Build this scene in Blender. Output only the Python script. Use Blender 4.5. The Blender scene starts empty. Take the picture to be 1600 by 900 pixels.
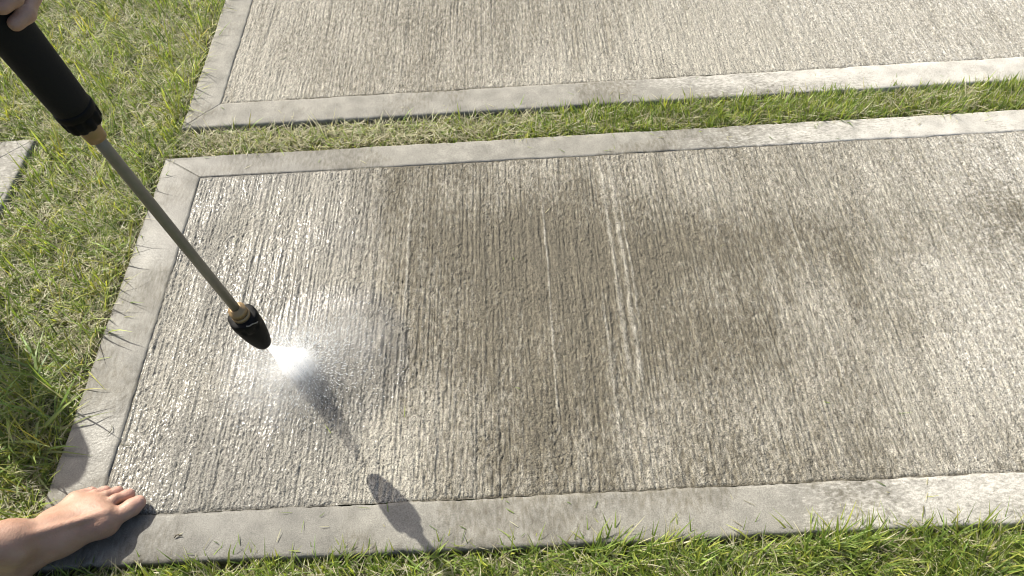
import bpy, math, numpy as np
from mathutils import Matrix, Vector

rng = np.random.default_rng(11)
scene = bpy.context.scene
col = scene.collection

# ---------------------------------------------------------------- camera
CAM = np.array([0.0, 0.0, 1.35])
FWD = np.array([-0.0184766, 0.6080424, -0.7936895])
RGT = np.array([0.9983967, -0.0312598, -0.0471901])
UPV = np.array([0.0535041, 0.7932889, 0.6064900])
cam = bpy.data.cameras.new('camera')
cam.lens = 27.0
cam.sensor_width = 36.0
cam.clip_start = 0.02
cam.clip_end = 500
cam_ob = bpy.data.objects.new('camera', cam)
col.objects.link(cam_ob)
M = Matrix.Identity(4)
for i in range(3):
    M[i][0] = RGT[i]; M[i][1] = UPV[i]; M[i][2] = -FWD[i]; M[i][3] = CAM[i]
cam_ob.matrix_world = M
scene.camera = cam_ob

# ---------------------------------------------------------------- light
SUN_AB = np.array([0.758, -0.769])          # shadow shift per metre of height
sun_dir = Vector((SUN_AB[0], SUN_AB[1], -1.0)).normalized()
elev = math.asin(-sun_dir.z)
azim = math.atan2(-sun_dir.x, -sun_dir.y)   # direction the sun stands in, clockwise from +Y
w = bpy.data.worlds.new('World')
scene.world = w
w.use_nodes = True
nt = w.node_tree
sky = nt.nodes.new('ShaderNodeTexSky')
sky.sky_type = 'NISHITA'
sky.sun_disc = False
sky.sun_elevation = elev
sky.sun_rotation = azim
sky.air_density = 1.0
sky.dust_density = 4.0
sky.ozone_density = 0.4
bg = nt.nodes['Background']
bg.inputs['Strength'].default_value = 0.10
nt.links.new(sky.outputs[0], bg.inputs[0])
sun = bpy.data.lights.new('sun', 'SUN')
sun.energy = 4.3
sun.angle = math.radians(0.53)
sun.color = (1.0, 0.95, 0.835)
sun_ob = bpy.data.objects.new('sun', sun)
col.objects.link(sun_ob)
sun_ob.rotation_euler = sun_dir.to_track_quat('-Z', 'Y').to_euler()
sun_ob.location = (-3, 3, 5)
scene.view_settings.view_transform = 'Standard'
scene.view_settings.look = 'None'
scene.view_settings.gamma = 1.0
scene.view_settings.use_curve_mapping = False
scene.view_settings.exposure = 0.92
scene.cycles.use_denoising = True
scene.cycles.filter_width = 1.1
scene.cycles.volume_step_rate = 1.0
scene.cycles.volume_bounces = 10
scene.cycles.max_bounces = 12


# ---------------------------------------------------------------- helpers
def tag(o, label=None, cat=None, group=None, kind=None):
    if label: o['label'] = label
    if cat: o['category'] = cat
    if group: o['group'] = group
    if kind: o['kind'] = kind
    return o


def empty(name, loc=(0, 0, 0)):
    o = bpy.data.objects.new(name, None)
    o.empty_display_size = 0.05
    o.location = loc
    col.objects.link(o)
    return o


def mesh_np(name, V, F, mat, parent=None, smooth=True, attrs=None, colors=None):
    """V (n,3); F (m,3|4) array or list of such arrays -> one mesh object (world coords, parent-corrected)"""
    V = np.asarray(V, dtype=np.float64)
    if parent is not None:
        V = V - np.array(parent['_org'] if '_org' in parent else [0, 0, 0])
    Fs = F if isinstance(F, list) else [F]
    Fs = [np.asarray(f, dtype=np.int32) for f in Fs if len(f)]
    me = bpy.data.meshes.new(name)
    me.vertices.add(len(V))
    me.vertices.foreach_set('co', V.astype(np.float32).ravel())
    idx = np.concatenate([f.ravel() for f in Fs])
    sizes = np.concatenate([np.full(len(f), f.shape[1], dtype=np.int32) for f in Fs])
    starts = np.concatenate([[0], np.cumsum(sizes)[:-1]]).astype(np.int32)
    me.loops.add(len(idx))
    me.loops.foreach_set('vertex_index', idx.astype(np.int32))
    me.polygons.add(len(sizes))
    me.polygons.foreach_set('loop_start', starts)
    me.polygons.foreach_set('use_smooth', np.full(len(sizes), smooth, dtype=bool))
    me.update(calc_edges=True)
    me.validate()
    if attrs:
        for k, a in attrs.items():
            at = me.attributes.new(k, 'FLOAT', 'POINT')
            at.data.foreach_set('value', np.asarray(a, dtype=np.float32))
    if colors is not None:
        at = me.attributes.new('col', 'FLOAT_COLOR', 'POINT')
        at.data.foreach_set('color', np.asarray(colors, dtype=np.float32).ravel())
    if mat: me.materials.append(mat)
    o = bpy.data.objects.new(name, me)
    col.objects.link(o)
    if parent is not None:
        o.parent = parent
        if '_org' in parent: o['_org'] = list(parent['_org'])
    return o


def join(parts):
    """[(V,F)...] -> V,F with F a list of arrays"""
    Vs, Fs, n = [], [], 0
    for V, F in parts:
        Vs.append(np.asarray(V, float))
        for f in (F if isinstance(F, list) else [F]):
            Fs.append(np.asarray(f) + n)
        n += len(V)
    byk = {}
    for f in Fs: byk.setdefault(f.shape[1], []).append(f)
    return np.concatenate(Vs), [np.concatenate(v) for v in byk.values()]


def frame(d):
    d = np.asarray(d, float); d = d / np.linalg.norm(d)
    a = np.array([0, 0, 1.0]) if abs(d[2]) < .9 else np.array([1.0, 0, 0])
    e1 = np.cross(a, d); e1 /= np.linalg.norm(e1)
    e2 = np.cross(d, e1)
    return e1, e2, d


def lathe(prof, A, d, n=40, wob=None):
    """prof [(t, r)], turned round the axis A + t*d"""
    e1, e2, d = frame(d)
    th = np.linspace(0, 2 * np.pi, n, endpoint=False)
    V = []
    for k, (t, r) in enumerate(prof):
        rr = r * (wob(th, k, t) if wob else np.ones(n))
        V.append(A + t * d + rr[:, None] * (np.cos(th)[:, None] * e1 + np.sin(th)[:, None] * e2))
    V = np.concatenate(V)
    F = []
    m = len(prof)
    i = np.arange(n); j = (i + 1) % n
    for k in range(m - 1):
        F.append(np.stack([k * n + i, k * n + j, (k + 1) * n + j, (k + 1) * n + i], 1))
    F = np.concatenate(F)
    c0, c1 = len(V), len(V) + 1
    V = np.concatenate([V, [A + prof[0][0] * d], [A + prof[-1][0] * d]])
    T = np.concatenate([np.stack([np.full(n, c0), j, i], 1), np.stack([np.full(n, c1), (m - 1) * n + i, (m - 1) * n + j], 1)])
    return V, [F, T]


def tube(pts, rad, n=14):
    pts = np.asarray(pts, float)
    rad = np.broadcast_to(np.asarray(rad, float), (len(pts),))
    tg = np.gradient(pts, axis=0)
    V = []
    e = None
    th = np.linspace(0, 2 * np.pi, n, endpoint=False)
    for p, t, r in zip(pts, tg, rad):
        t = t / np.linalg.norm(t)
        if e is None: e = frame(t)[0]
        e = e - t * (e @ t); e /= np.linalg.norm(e)
        f = np.cross(t, e)
        V.append(p + r * (np.cos(th)[:, None] * e + np.sin(th)[:, None] * f))
    V = np.concatenate(V)
    i = np.arange(n); j = (i + 1) % n
    F = np.concatenate([np.stack([k * n + i, k * n + j, (k + 1) * n + j, (k + 1) * n + i], 1) for k in range(len(pts) - 1)])
    caps = np.concatenate([np.stack([np.full(n - 2, 0), i[2:], i[1:-1]], 1),
                           (len(pts) - 1) * n + np.stack([np.full(n - 2, 0), i[1:-1], i[2:]], 1)])
    return V, [F, caps]


def spline(P, n):
    P = np.asarray(P, float)
    Q = np.concatenate([[2 * P[0] - P[1]], P, [2 * P[-1] - P[-2]]])
    out = []
    m = len(P) - 1
    for s in np.linspace(0, m, n):
        k = min(int(s), m - 1); t = s - k
        a, b, c, d = Q[k], Q[k + 1], Q[k + 2], Q[k + 3]
        out.append(.5 * ((2 * b) + (c - a) * t + (2 * a - 5 * b + 4 * c - d) * t * t + (3 * b - a - 3 * c + d) * t ** 3))
    return np.array(out)


_lat = np.random.default_rng(5).random((256, 256))


def vnoise(x, y, s, seed=0):
    """smooth value noise in 0..1 with cells of s metres"""
    x = np.asarray(x, float) / s + 17.3 * seed; y = np.asarray(y, float) / s + 9.7 * seed
    xi = np.floor(x).astype(int); yi = np.floor(y).astype(int)
    fx = x - xi; fy = y - yi
    fx = fx * fx * (3 - 2 * fx); fy = fy * fy * (3 - 2 * fy)
    g = lambda a, b: _lat[a % 256, b % 256]
    return (g(xi, yi) * (1 - fx) + g(xi + 1, yi) * fx) * (1 - fy) + (g(xi, yi + 1) * (1 - fx) + g(xi + 1, yi + 1) * fx) * fy


def fbm(x, y, s, seed=0, o=4):
    a, t, n = 0, 0, 1.0
    for k in range(o):
        a = a + n * vnoise(x, y, s / 2 ** k, seed + k * 3); t += n; n *= .5
    return a / t


def sstep(a, b, x):
    t = np.clip((np.asarray(x, float) - a) / (b - a), 0, 1)
    return t * t * (3 - 2 * t)


def fnoise(shape, dx, dy, sx, sy, r):
    """gaussian-filtered white noise, unit std; shape (ny,nx)"""
    n = r.standard_normal(shape)
    fy = np.fft.fftfreq(shape[0], dy)[:, None]; fx = np.fft.rfftfreq(shape[1], dx)[None]
    k = np.exp(-2 * (np.pi ** 2) * ((fx * sx) ** 2 + (fy * sy) ** 2))
    o = np.fft.irfft2(np.fft.rfft2(n) * k, s=shape)
    return o / o.std()


# ---------------------------------------------------------------- materials
def new_mat(name):
    m = bpy.data.materials.new(name)
    m.use_nodes = True
    t = m.node_tree
    return m, t, t.nodes['Principled BSDF'], t.nodes['Material Output']


def N(t, kind, **kw):
    n = t.nodes.new(kind)
    for k, v in kw.items():
        if hasattr(n, k) and k not in n.inputs: setattr(n, k, v)
        else: n.inputs[k].default_value = v
    return n


def math_(t, op, a, b=None, clamp=False):
    n = t.nodes.new('ShaderNodeMath'); n.operation = op; n.use_clamp = clamp
    for i, v in enumerate((a, b)):
        if v is None: continue
        if hasattr(v, 'is_linked') or hasattr(v, 'links'): t.links.new(v, n.inputs[i])
        else: n.inputs[i].default_value = v
    return n.outputs[0]


def mix_(t, f, a, b, mode='MIX'):
    n = t.nodes.new('ShaderNodeMix'); n.data_type = 'RGBA'; n.blend_type = mode
    for i, v in ((0, f), (6, a), (7, b)):
        if isinstance(v, (int, float)): n.inputs[i].default_value = v
        elif isinstance(v, tuple): n.inputs[i].default_value = (*v, 1.0)
        else: t.links.new(v, n.inputs[i])
    return n.outputs[2]


def ramp_(t, f, a, b):
    n = t.nodes.new('ShaderNodeMapRange'); n.clamp = True
    t.links.new(f, n.inputs[0]); n.inputs[1].default_value = a; n.inputs[2].default_value = b
    return n.outputs[0]


def concrete(name, rough_panel):
    m, t, p, out = new_mat(name)
    L = t.links.new
    tc = N(t, 'ShaderNodeTexCoord')
    at = {k: N(t, 'ShaderNodeAttribute', attribute_name=k).outputs['Fac'] for k in ('dirt', 'wet', 'pale', 'film')}
    def noise(scale, detail=3, stretch=None):
        n = N(t, 'ShaderNodeTexNoise'); n.inputs['Scale'].default_value = scale; n.inputs['Detail'].default_value = detail
        if stretch:
            mp = N(t, 'ShaderNodeMapping'); mp.inputs['Scale'].default_value = stretch
            L(tc.outputs['Object'], mp.inputs[0]); L(mp.outputs[0], n.inputs['Vector'])
        else: L(tc.outputs['Object'], n.inputs['Vector'])
        return n.outputs['Fac']
    fine = noise(330, 4)
    mid = noise(60, 4)
    blot = noise(9, 5)
    def scale_(c, f, lo, hi, a=.3, b=.7):
        gm = t.nodes.new('ShaderNodeMapRange'); L(f, gm.inputs[0])
        for i_, v_ in ((1, a), (2, b), (3, lo), (4, hi)): gm.inputs[i_].default_value = v_
        vm = t.nodes.new('ShaderNodeVectorMath'); vm.operation = 'SCALE'
        L(c, vm.inputs[0]); L(gm.outputs[0], vm.inputs['Scale'])
        return vm.outputs[0]
    if rough_panel: base = mix_(t, mid, (.226, .2145, .180), (.305, .289, .244))
    else: base = mix_(t, blot, (.178, .171, .148), (.225, .217, .190))
    dcol = mix_(t, blot, (.066, .0575, .039), (.104, .092, .065))
    # grime breaks up along its edges
    dm = math_(t, 'ADD', math_(t, 'MULTIPLY', at['dirt'], 1.25), math_(t, 'MULTIPLY', math_(t, 'SUBTRACT', noise(150, 6, (1.0, .34, 1.0)), .5), 1.9))
    dm = math_(t, 'MULTIPLY', ramp_(t, dm, .05, .95), math_(t, 'MINIMUM', math_(t, 'MULTIPLY', at['dirt'], 4.0), 1.0))
    base = mix_(t, math_(t, 'MULTIPLY', dm, .92), base, dcol)
    # pale, dry, bleached crust: eats in through speckle
    sp = noise(210, 4, (.5, 1.0, 1.0)) if not rough_panel else noise(120, 4)
    pm = math_(t, 'ADD', math_(t, 'MULTIPLY', at['pale'], 1.5), math_(t, 'MULTIPLY', math_(t, 'SUBTRACT', sp, .5), 1.9))
    pm = math_(t, 'MULTIPLY', ramp_(t, pm, .35, .95), math_(t, 'MINIMUM', math_(t, 'MULTIPLY', at['pale'], 3.0), 1.0))
    base = mix_(t, pm, base, (.37, .358, .322))
    if rough_panel:      # light and dark lines left by the broom
        base = scale_(base, noise(270, 4, (1.0, .09, 1.0)), .74, 1.26, .30, .70)
        base = scale_(base, noise(150, 3, (1.0, .40, 1.0)), .78, 1.22)
    else:
        base = scale_(base, noise(26, 5), .80, 1.18)
    # dark pores
    pores = ramp_(t, noise(260, 2, (1.0, .75, 1.0)), .405, .32)
    base = mix_(t, math_(t, 'MULTIPLY', pores, .82 if rough_panel else .16), base, (.035, .031, .026))
    base = scale_(base, noise(520, 2), .32 if rough_panel else .72, 1.68 if rough_panel else 1.28)
    wetc = mix_(t, 1.0, base, (.58, .585, .60), 'MULTIPLY')
    base = mix_(t, at['wet'], base, wetc)
    L(base, p.inputs['Base Color'])
    L(math_(t, 'SUBTRACT', .82, math_(t, 'MULTIPLY', at['wet'], .30)), p.inputs['Roughness'])
    L(math_(t, 'MULTIPLY', at['film'], (.55 if rough_panel else .25)), p.inputs['Coat Weight'])
    p.inputs['Coat Roughness'].default_value = (.10 if rough_panel else .3)
    p.inputs['Specular IOR Level'].default_value = .35
    b = N(t, 'ShaderNodeBump')
    hgt = math_(t, 'ADD', math_(t, 'MULTIPLY', fine, 1.3), math_(t, 'MULTIPLY', noise(150, 4), 1.2))
    L(hgt, b.inputs['Height'])
    b.inputs['Strength'].default_value = 1.0 if rough_panel else .45
    b.inputs['Distance'].default_value = .0021 if rough_panel else .0009
    L(b.outputs[0], p.inputs['Normal'])
    b2 = N(t, 'ShaderNodeBump'); b2.inputs['Strength'].default_value = .6; b2.inputs['Distance'].default_value = .0012
    L(noise(170, 2), b2.inputs['Height'])
    L(b2.outputs[0], p.inputs['Coat Normal'])
    return m


M_panel = concrete('broomed_concrete', True)
M_border = concrete('trowelled_concrete', False)


def leaf_mat():
    m, t, p, out = new_mat('grass_blade')
    L = t.links.new
    a = N(t, 'ShaderNodeAttribute', attribute_name='col')
    L(a.outputs['Color'], p.inputs['Base Color'])
    p.inputs['Roughness'].default_value = .48
    p.inputs['Specular IOR Level'].default_value = .4
    tr = N(t, 'ShaderNodeBsdfTranslucent')
    hs = N(t, 'ShaderNodeMix'); hs.data_type = 'RGBA'; hs.blend_type = 'MULTIPLY'; hs.inputs[0].default_value = 1
    L(a.outputs['Color'], hs.inputs[6]); hs.inputs[7].default_value = (1.15, 1.15, .55, 1)
    L(hs.outputs[2], tr.inputs['Color'])
    mx = N(t, 'ShaderNodeMixShader'); mx.inputs[0].default_value = .45
    L(p.outputs[0], mx.inputs[1]); L(tr.outputs[0], mx.inputs[2]); L(mx.outputs[0], out.inputs[0])
    return m


M_leaf = leaf_mat()


def soil_mat():
    m, t, p, out = new_mat('soil')
    L = t.links.new
    tc = N(t, 'ShaderNodeTexCoord')
    n1 = N(t, 'ShaderNodeTexNoise'); n1.inputs['Scale'].default_value = 14; n1.inputs['Detail'].default_value = 8
    n2 = N(t, 'ShaderNodeTexNoise'); n2.inputs['Scale'].default_value = 160; n2.inputs['Detail'].default_value = 4
    for n in (n1, n2): L(tc.outputs['Object'], n.inputs['Vector'])
    c = mix_(t, ramp_(t, n1.outputs['Fac'], .35, .65), (.13, .115, .07), (.16, .16, .07))
    c = mix_(t, .6, c, mix_(t, 1.0, c, ramp_(t, n2.outputs['Fac'], .2, .75), 'MULTIPLY'))
    L(c, p.inputs['Base Color'])
    p.inputs['Roughness'].default_value = .95
    b = N(t, 'ShaderNodeBump'); b.inputs['Strength'].default_value = .8; b.inputs['Distance'].default_value = .01
    L(n2.outputs['Fac'], b.inputs['Height']); L(b.outputs[0], p.inputs['Normal'])
    return m


def plain(name, c, rough=.5, metal=0.0, bump=0.0, scale=200.0, var=.15, spec=.5):
    m, t, p, out = new_mat(name)
    L = t.links.new
    tc = N(t, 'ShaderNodeTexCoord')
    n = N(t, 'ShaderNodeTexNoise'); n.inputs['Scale'].default_value = scale; n.inputs['Detail'].default_value = 5
    L(tc.outputs['Object'], n.inputs['Vector'])
    L(mix_(t, n.outputs['Fac'], tuple(x * (1 - var) for x in c), tuple(min(1, x * (1 + var)) for x in c)), p.inputs['Base Color'])
    p.inputs['Metallic'].default_value = metal
    p.inputs['Specular IOR Level'].default_value = spec
    L(math_(t, 'ADD', math_(t, 'MULTIPLY', math_(t, 'SUBTRACT', n.outputs['Fac'], .5), .25), rough), p.inputs['Roughness'])
    if bump:
        b = N(t, 'ShaderNodeBump'); b.inputs['Strength'].default_value = bump; b.inputs['Distance'].default_value = .001
        L(n.outputs['Fac'], b.inputs['Height']); L(b.outputs[0], p.inputs['Normal'])
    return m


M_soil = soil_mat()
M_foam = plain('black_rubber', (.010, .010, .011), .72, bump=.3, scale=500, spec=.2)
M_nozzle = plain('black_plastic', (.006, .006, .006), .6, bump=.1, scale=300, spec=.12)
M_steel = plain('dull_steel', (.20, .185, .155), .42, metal=.35, scale=90, var=.2)
M_brass = plain('brass', (.30, .205, .105), .45, metal=.45, scale=120)
M_shirt = plain('grey_cotton', (.25, .26, .28), .9, bump=.3, scale=400)
M_shorts = plain('dark_cotton', (.03, .035, .05), .9, bump=.3, scale=400)
M_hair = plain('dark_hair', (.02, .014, .01), .6, bump=.6, scale=150)
M_grey = plain('grey_plastic', (.09, .095, .10), .45)


def skin_mat():
    m, t, p, out = new_mat('skin')
    L = t.links.new
    tc = N(t, 'ShaderNodeTexCoord')
    n = N(t, 'ShaderNodeTexNoise'); n.inputs['Scale'].default_value = 28; n.inputs['Detail'].default_value = 5
    v = N(t, 'ShaderNodeTexNoise'); v.inputs['Scale'].default_value = 420; v.inputs['Detail'].default_value = 3
    L(tc.outputs['Object'], n.inputs['Vector']); L(tc.outputs['Object'], v.inputs['Vector'])
    c0 = mix_(t, ramp_(t, n.outputs['Fac'], .3, .7), (.30, .172, .118), (.385, .245, .178))
    v2 = N(t, 'ShaderNodeTexNoise'); v2.inputs['Scale'].default_value = 110; v2.inputs['Detail'].default_value = 4
    L(tc.outputs['Object'], v2.inputs['Vector'])
    c0 = mix_(t, math_(t, 'MULTIPLY', ramp_(t, v2.outputs['Fac'], .45, .75), .35), c0, (.40, .20, .15))
    ro = N(t, 'ShaderNodeAttribute', attribute_name='rosy').outputs['Fac']
    L(mix_(t, math_(t, 'MULTIPLY', ro, .55), c0, (.48, .265, .215)), p.inputs['Base Color'])
    p.inputs['Roughness'].default_value = .5
    p.inputs['Subsurface Weight'].default_value = .12
    p.inputs['Subsurface Radius'].default_value = (1.0, .35, .2)
    p.inputs['Subsurface Scale'].default_value = .006
    b = N(t, 'ShaderNodeBump'); b.inputs['Strength'].default_value = .45; b.inputs['Distance'].default_value = .0018
    L(math_(t, 'ADD', v.outputs['Fac'], math_(t, 'MULTIPLY', v2.outputs['Fac'], 1.4)), b.inputs['Height']); L(b.outputs[0], p.inputs['Normal'])
    return m


M_skin = skin_mat()
M_nail = plain('toenail', (.56, .42, .36), .3, scale=80, var=.06)

# ---------------------------------------------------------------- the setting
SOIL = -0.027
gx = np.concatenate([[-60, -20, -8], np.linspace(-4, 4, 161), [8, 20, 60]])
gy = np.concatenate([[-60, -20, -6], np.linspace(-2, 5, 141), [8, 20, 60]])


def grid_faces(nx, ny):
    i = np.arange(nx - 1)[None] + np.arange(ny - 1)[:, None] * nx
    return np.stack([i, i + 1, i + 1 + nx, i + nx], -1).reshape(-1, 4)


X, Y = np.meshgrid(gx, gy)
Z = SOIL + .012 * (fbm(X, Y, .35, 2) - .5) * (np.abs(X) < 4.1) * (np.abs(Y - 1.5) < 3.6)
ground = mesh_np('ground', np.stack([X, Y, Z], -1).reshape(-1, 3), grid_faces(len(gx), len(gy)), M_soil)
tag(ground, kind='structure')

IMPACT = np.array([-.478, .859, 0.0])


def f_wet(x, y):
    edge = -.30 + .16 * (fbm(x, y, .16, 31) - .5) + .05 * (fbm(x, y * .3, .02, 32) - .5)
    a = 1 - sstep(edge - .13, edge + .03, x + .10 * np.abs(y - .95) ** 1.3)
    d = np.hypot(x - IMPACT[0] - .04, (y - IMPACT[1] - .02) * .95) + .04 * (fbm(x, y, .06, 33) - .5)
    b = .85 * (1 - sstep(.17, .21, d))
    return np.clip(np.maximum(a * (.5 + .4 * sstep(.3, .6, fbm(x, y, .2, 34))), b), 0, 1) * (y < 1.56)


def f_film(x, y):
    """standing film of water: the patches that still shine"""
    p = .5 * fbm(x, y, .14, 37) + .5 * streaky(x, y, 36)
    g = np.exp(-(((x + .62) / .16) ** 2 + ((y - 1.24) / .17) ** 2)) + 1.1 * np.exp(-(((x + .80) / .10) ** 2 + ((y - .66) / .13) ** 2)) \
        + .8 * np.exp(-((np.hypot(x - IMPACT[0] - .05, y - IMPACT[1]) - .17) / .035) ** 2) + .25
    return np.clip(f_wet(x, y) * g * sstep(.34, .60, p), 0, 1)


def streaky(x, y, k):
    return .6 * fbm(x, y * .10, .020, k, 3) + .4 * fbm(x, y * .3, .05, k + 5, 3)


def f_dirt1(x, y):
    """grime on the near slab: none where it has been washed, thick beside that, streaky and thinner to the right"""
    edge = -.325 + .16 * (fbm(x, y, .22, 31) - .5) + .10 * (streaky(x, y, 47) - .5)
    unw = sstep(edge - .09, edge + .09, x + .06 * np.abs(y - .95))
    core = np.exp(-(((x - .04) / .42) ** 2)) * (.42 + .58 * np.exp(-((y - 1.02) / .26) ** 2))
    band = np.exp(-((y - 1.10 - .06 * x) / .10) ** 2) * sstep(-.2, .2, x)
    bl = fbm(x, y, .30, 40, 5)
    lo = 1 - .5 * (1 - sstep(.58, .80, y)) * sstep(.3, .6, fbm(x, y, .2, 41))
    d = .20 + .72 * core * lo + .30 * band + .95 * (bl - .47) + .60 * (streaky(x, y, 43) - .5)
    fresh = np.clip(.10 + .5 * (streaky(x, y, 45) - .5) + .25 * (bl - .45), 0, .35)
    return np.clip(unw * d + (1 - unw) * fresh, 0, 1)


def f_dirt2(x, y):
    bl = fbm(x, y, .35, 50, 5)
    return np.clip(.10 + .22 * np.exp(-(((x + .2) / .5) ** 2)) + .5 * (bl - .47) + .5 * (streaky(x, y, 53) - .5), 0, 1)


def f_pale(x, y):
    return np.clip(sstep(.10, 1.25, x + .40 * (fbm(x, y, .4, 60) - .5) + .25 * (y > 1.7)) * (.45 + .75 * fbm(x, y, .25, 61)) , 0, 1)


def slab(x0, x1, y0, y1, wl, wr, wb, wt, label, seed, dirt, xs, ys, amp, wet=True, streaks=True, group=None, pale_add=0.0):
    r = np.random.default_rng(seed)
    root = empty('concrete_slab', (x0, y0, SOIL))
    root['_org'] = [x0, y0, SOIL]
    tag(root, label, 'paving slab', group, 'thing')
    X, Y = np.meshgrid(xs, ys)
    dx, dy = np.median(np.diff(xs)), np.median(np.diff(ys))
    sh = X.shape
    A = fnoise(sh, dx, dy, .0013, .075, r)
    B = fnoise(sh, dx, dy, .0012, .013, r)
    C = fnoise(sh, dx, dy, .0011, .0016, r)
    D = fnoise(sh, dx, dy, .0055, .12, r)
    amask = 1.0 * amp(X, Y)
    rag = sstep(.35, .65, fbm(X, Y, .06, 24 + seed))          # patches where the combing is broken up into crumbs
    h = amask * (.00058 * A * (1.2 - .6 * rag) + .00044 * B + (.00044 + .00034 * rag) * C) + .0005 * D
    h = np.where(h > .0007, .0007 + .4 * (h - .0007), h)
    scr = X * 0
    if streaks:                                             # smooth drag marks in the broom finish
        for (c, wd, ya, yb, hh) in ((.200, .006, .80, 1.43, .0026), (.222, .007, .76, 1.44, .0028), (.236, .003, .9, 1.30, .0020),
                                    (.165, .003, .60, 1.0, .0016), (-.27, .003, .62, 1.35, .0018), (.62, .003, .75, 1.25, .0015),
                                    (-.62, .004, .60, 1.3, .0018), (-.53, .003, .8, 1.35, .0016), (.05, .003, .7, 1.3, .0013)):
            cx = c + .004 * (vnoise(X * 0, Y, .12, 70) - .5) + .002 * (vnoise(X * 0, Y, .03, 71) - .5)
            k = np.exp(-((X - cx) / wd) ** 2) * sstep(ya - .06, ya + .06, Y) * (1 - sstep(yb - .06, yb + .06, Y)) * (.6 + .5 * vnoise(X * 0 + c, Y, .04, 72))
            h = h * (1 - .75 * k) + hh * k * .9
            scr = np.maximum(scr, k)
    # ragged groove where the broomed field meets the trowelled margin
    ed = np.minimum(np.minimum(X - xs[0], xs[-1] - X), np.minimum(Y - ys[0], ys[-1] - Y))
    gw = .0025 + .007 * (fbm(X, Y, .05, 80 + seed) - .45)
    g = 1 - sstep(gw * .6, np.maximum(gw, .001) + .003, ed)
    h = h * (1 - g) - .0020 * g * sstep(.25, .45, fbm(X, Y, .09, 82 + seed))
    Zp = h - .0001
    at = dict(dirt=np.clip(dirt(X, Y) * (1 - .75 * scr) + .35 * g, 0, 1).ravel(), wet=(f_wet(X, Y) if wet else X * 0).ravel(), film=(f_film(X, Y) if wet else X * 0).ravel(),
              pale=((f_pale(X, Y) + pale_add) * (1 - .55 * dirt(X, Y)) * .45).ravel())
    mesh_np('broomed_panel', np.stack([X, Y, Zp], -1).reshape(-1, 3), grid_faces(sh[1], sh[0]), M_panel, root, attrs=at)
    # trowelled margin: four mitred runs with a rounded arris
    parts = []
    prof = lambda wd: [(0.0, SOIL - .02), (0.0, -.014), (.0014, -.0045), (.004, -.0014), (.009, -.0002), (wd * .35, .0002), (wd * .65, .0004), (wd - .007, .0002), (wd - .001, -.0004), (wd + .0012, -.006)]
    for (p0, p1, nrm, wd, wa, wb_) in (((x0, y0), (x1, y0), (0, 1), wb, wl, wr), ((x1, y0), (x1, y1), (-1, 0), wr, wb, wt),
                                       ((x1, y1), (x0, y1), (0, -1), wt, wr, wl), ((x0, y1), (x0, y0), (1, 0), wl, wt, wb)):
        p0 = np.array(p0); p1 = np.array(p1); nrm = np.array(nrm)
        Ln = np.linalg.norm(p1 - p0); tg = (p1 - p0) / Ln
        n = int(Ln / .008)
        s = np.concatenate([[0, .0022 / Ln], np.linspace(.006 / Ln, 1 - .006 / Ln, n - 4), [1 - .0022 / Ln, 1]])
        P = prof(wd)
        V = np.zeros((n, len(P), 3))
        for k, (t, z) in enumerate(P):
            a = t * wa / wd; b = Ln - t * wb_ / wd
            ss = a + s * (b - a)
            xy = p0 + ss[:, None] * tg + t * nrm
            V[:, k, :2] = xy
            V[:, k, 2] = z
        x, y = V[..., 0], V[..., 1]
        endm = np.minimum(sstep(0, .03, s * Ln), sstep(0, .03, (1 - s) * Ln))[:, None]
        jit = (.0060 * (fbm(x, y, .22, seed + 90) - .5) + .0040 * (fbm(x, y, .03, seed + 92) - .5) + .004 * sstep(.68, .80, fbm(x, y, .02, seed + 93, 2)) * sstep(.5, .6, fbm(x, y, .3, seed + 94, 2))) * endm
        edgew = np.array([1, 1, 1, 1, .7, .2, 0, 0, 0, 0])[None]
        V[..., 0] += jit * edgew * nrm[0]; V[..., 1] += jit * edgew * nrm[1]
        inner = np.array([0, 0, 0, 0, 0, 0, 0, .5, 1, 1])[None]
        ji = (.0060 * (fbm(x, y, .06, seed + 95) - .5) + .004 * (fbm(x, y, .012, seed + 96, 2) - .5)) * endm
        V[..., 0] += ji * inner * nrm[0]; V[..., 1] += ji * inner * nrm[1]
        top = np.array([0, 0, .3, .6, 1, 1, 1, 1, .6, 0])[None]
        V[..., 2] += top * (.0026 * (fbm(x, y, .15, seed + 97) - .5) + .0012 * (fbm(x, y, .03, seed + 98) - .5)) * endm
        crack = np.array([0, 0, .3, .6, 1, .9, 1, 1, .5, 0])
        for e_ in (0, -1): V[e_, :, 2] -= .0022 * crack * sstep(.3, .5, fbm(x[e_], y[e_], .03, seed + 60))
        parts.append((V.reshape(-1, 3), grid_faces(len(P), n)))
    V, F = join(parts)
    x, y = V[:, 0], V[:, 1]
    stain = np.clip(.34 * sstep(.42, .72, fbm(x, y, .14, seed + 99, 5)) + .04, 0, 1)
    at = dict(dirt=np.clip(stain + (V[:, 2] < -.006) * .5, 0, 1), wet=f_wet(x, y) * .7 if wet else x * 0, film=f_film(x, y) if wet else x * 0, pale=np.clip(f_pale(x + .1, y) + pale_add, 0, 1) * (1 - .5 * stain))
    F = [f[:, ::-1] for f in F]
    mesh_np('trowelled_margin', V, F, M_border, root, attrs=at)
    return root


ampA = lambda X, Y: (1.15 - .55 * sstep(.05, .95, X)) * (.65 + .7 * fbm(X, Y, .25, 20))
ampB = lambda X, Y: (1.0 - .5 * sstep(.0, .9, X)) * (.65 + .6 * fbm(X, Y, .3, 21))


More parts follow.
